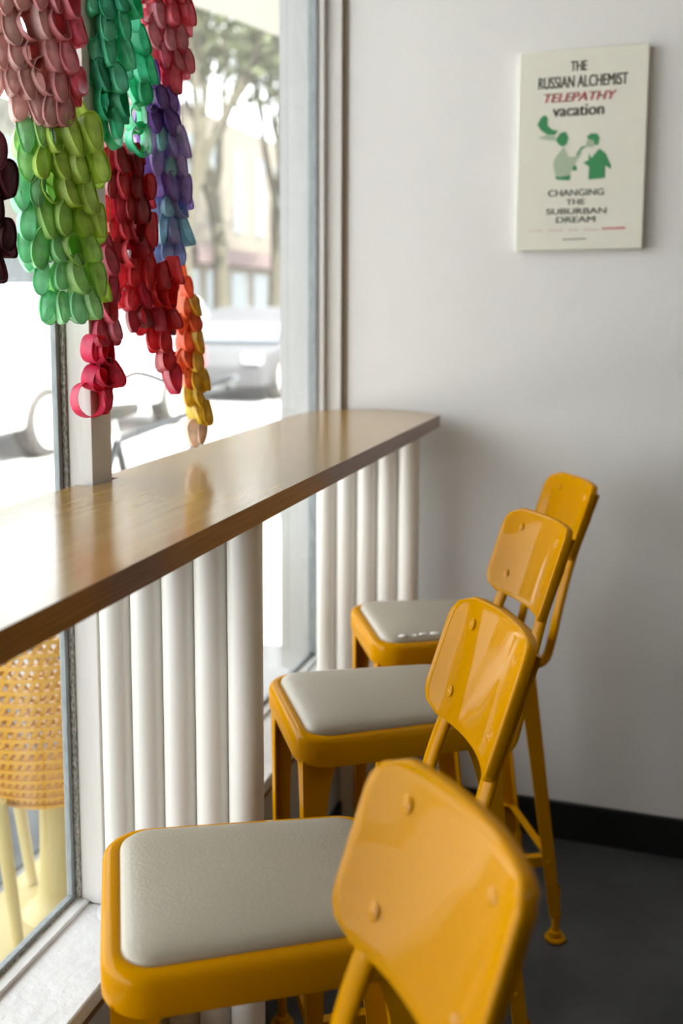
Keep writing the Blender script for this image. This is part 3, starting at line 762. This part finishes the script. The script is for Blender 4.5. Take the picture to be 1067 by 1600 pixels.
# bicycle against the kerb
def bicycle():
    t = empty('bicycle', (-1.15,3.75,0), math.radians(84)); tag(t, 'grey bicycle parked on the pavement just beyond the counter', 'bicycle')
    for wx in (-.52, .52):
        bm = bmesh.new(); n = 36; tube(bm, [(wx+.32*math.cos(2*PI*k/n), 0, .335+.32*math.sin(2*PI*k/n)) for k in range(n+1)], .016, 8); wh = mesh_obj('wheel', bm, M['tyre'], t)
        bm = bmesh.new()
        for k in range(14): tube(bm, [(wx,0,.335),(wx+.31*math.cos(2*PI*k/14),0,.335+.31*math.sin(2*PI*k/14))], .0014, 5)
        mesh_obj('spokes', bm, M['rim'], wh)
    bm = bmesh.new(); F = dict(bb=(-.06,0,.30), seat=(-.22,0,.80), head=(.36,0,.86), headb=(.39,0,.74), rear=(-.52,0,.335), front=(.52,0,.335))
    for a, b in (('bb','seat'),('seat','head'),('bb','headb'),('rear','bb'),('rear','seat'),('front','headb'),('headb','head')): tube(bm, [F[a],F[b]], .016, 8)
    mesh_obj('bicycle_frame', bm, M['bike'], t)
    bm = bmesh.new(); tube(bm, bez([(.18,-.28,.99),(.30,-.25,1.03),(.34,-.08,.98),(.345,0,.97),(.34,.08,.98),(.30,.25,1.03),(.18,.28,.99)],5), .013, 8); tube(bm, [(.36,0,.85),(.345,0,.97)], .014, 8); mesh_obj('handlebar', bm, M['bike'], t)
    bm = bmesh.new(); prism(bm, [(-.40,-.08),(-.28,-.08),(-.08,-.015),(-.08,.015),(-.28,.08),(-.40,.08)], .90, .94); mesh_obj('saddle', bm, M['black'], t, bevel=.01)
    bm = bmesh.new(); tube(bm, [(-.22,0,.79),(-.25,0,.905)], .013, 8); mesh_obj('seat_post', bm, M['rim'], t)
bicycle()
# trees
def tree(x, y, h, lean, label, seed):
    rg = random.Random(seed); t = empty('street_tree', (x,y,0)); tag(t, label, 'tree', 'trees along the street')
    bm = bmesh.new(); crown = []
    def branch(p, d, r, depth):
        L = (3.4 if depth == 0 else rg.uniform(1.9,2.9)*(.9**depth)); q = p+d*L
        mid = p+d*L*.5+Vector((rg.uniform(-.08,.08), rg.uniform(-.08,.08), 0))
        tube(bm, [p, mid, q], [r, r*.88, r*.72], 8)
        if depth >= 4: crown.append(q); return
        for k in range(2 if depth < 3 else 3):
            dd = (d+Vector((rg.uniform(-.36,.36), rg.uniform(-.36,.36), rg.uniform(-.02,.35)))).normalized(); branch(q, dd, r*.70, depth+1)
    branch(Vector((0,0,0)), Vector((lean,lean*.4,1)).normalized(), h*.026, 0)
    mesh_obj('trunk', bm, M['bark'], t)
    bm = bmesh.new()
    for c in crown:
        for k in range(46):
            p = c+Vector((rg.gauss(0,.75), rg.gauss(0,.75), rg.gauss(0,.75))); s = rg.uniform(.10,.24)
            a = Vector((rg.uniform(-1,1),rg.uniform(-1,1),rg.uniform(-1,1))).normalized(); b = a.orthogonal().normalized()
            c2 = a.cross(b)*.5
            vs = [bm.verts.new(p+b*s), bm.verts.new(p+c2*s), bm.verts.new(p-b*s), bm.verts.new(p-c2*s)]; bm.faces.new(vs)
    mesh_obj('crown', bm, M['leaf'], t, smooth=False)
tree(-12.9, 28.6, 12, .01, 'street tree with thick upright trunk left of the middle of the far pane', 5)
tree(-12.9, 31.6, 13, -.02, 'street tree with forked trunk right of the middle of the far pane', 8)
tree(-12.9, 36.4, 12, .04, 'street tree nearest the pier at the far pane edge', 44)
tree(-12.9, 23.5, 11, -.05, 'street tree across the road behind the coral garland', 13)
tree(-12.9, 15.5, 10, .05, 'street tree across the road behind the lime garland', 21)
# buildings across the street
def building(x, y0, y1, h, m, label, band, seed):
    t = empty('building', (x,(y0+y1)/2,0)); tag(t, label, 'building'); w = (y1-y0)/2
    bm = bmesh.new(); box(bm, -5, 0, -w, w, 0, h); mesh_obj('wall', bm, m, t)
    bm = bmesh.new(); box(bm, .0, .9, -w+.2, w-.2, 2.9, 3.5); mesh_obj('awning', bm, band, t)
    k = int((2*w)//2.4)
    for i in range(k):
        c = -w+(i+.5)*2*w/k
        bm = bmesh.new(); box(bm, -.02, .04, c-.85, c+.85, .5, 2.7); f = mesh_obj('shop_window', bm, M['bld_glass'], t)
        if h > 5:
            bm = bmesh.new(); box(bm, -.02, .04, c-.5, c+.5, 4.3, h-1.0); mesh_obj('upper_window', bm, M['bld_glass'], t)
building(-15.5, 12, 22, 4.6, M['bld_cream'], 'cream low shop building across the street at the left', M['bld_mauve'], 1)
building(-15.5, 22.2, 33, 6.8, M['bld_grey'], 'grey shop building across the street behind the trees', M['bld_mauve'], 2)
building(-15.5, 33.2, 60, 8.6, M['bld_cream'], 'cream shop building farthest up the street', M['bld_mauve'], 3)
# canopy outside over the pavement, extended out of view to shade the ground
bm = bmesh.new()
prism(bm, [(-.09,-5),(-.09,7.2),(-1.35,6.55),(-1.60,5.62),(-1.85,5.0),(-1.85,-5)], 3.0, 3.12)
cn = mesh_obj('canopy', bm, M['canopy'], bevel=.01); tag(cn, 'cream canopy over the pavement outside, at the top of the far pane', 'canopy')
print('petals', tot)
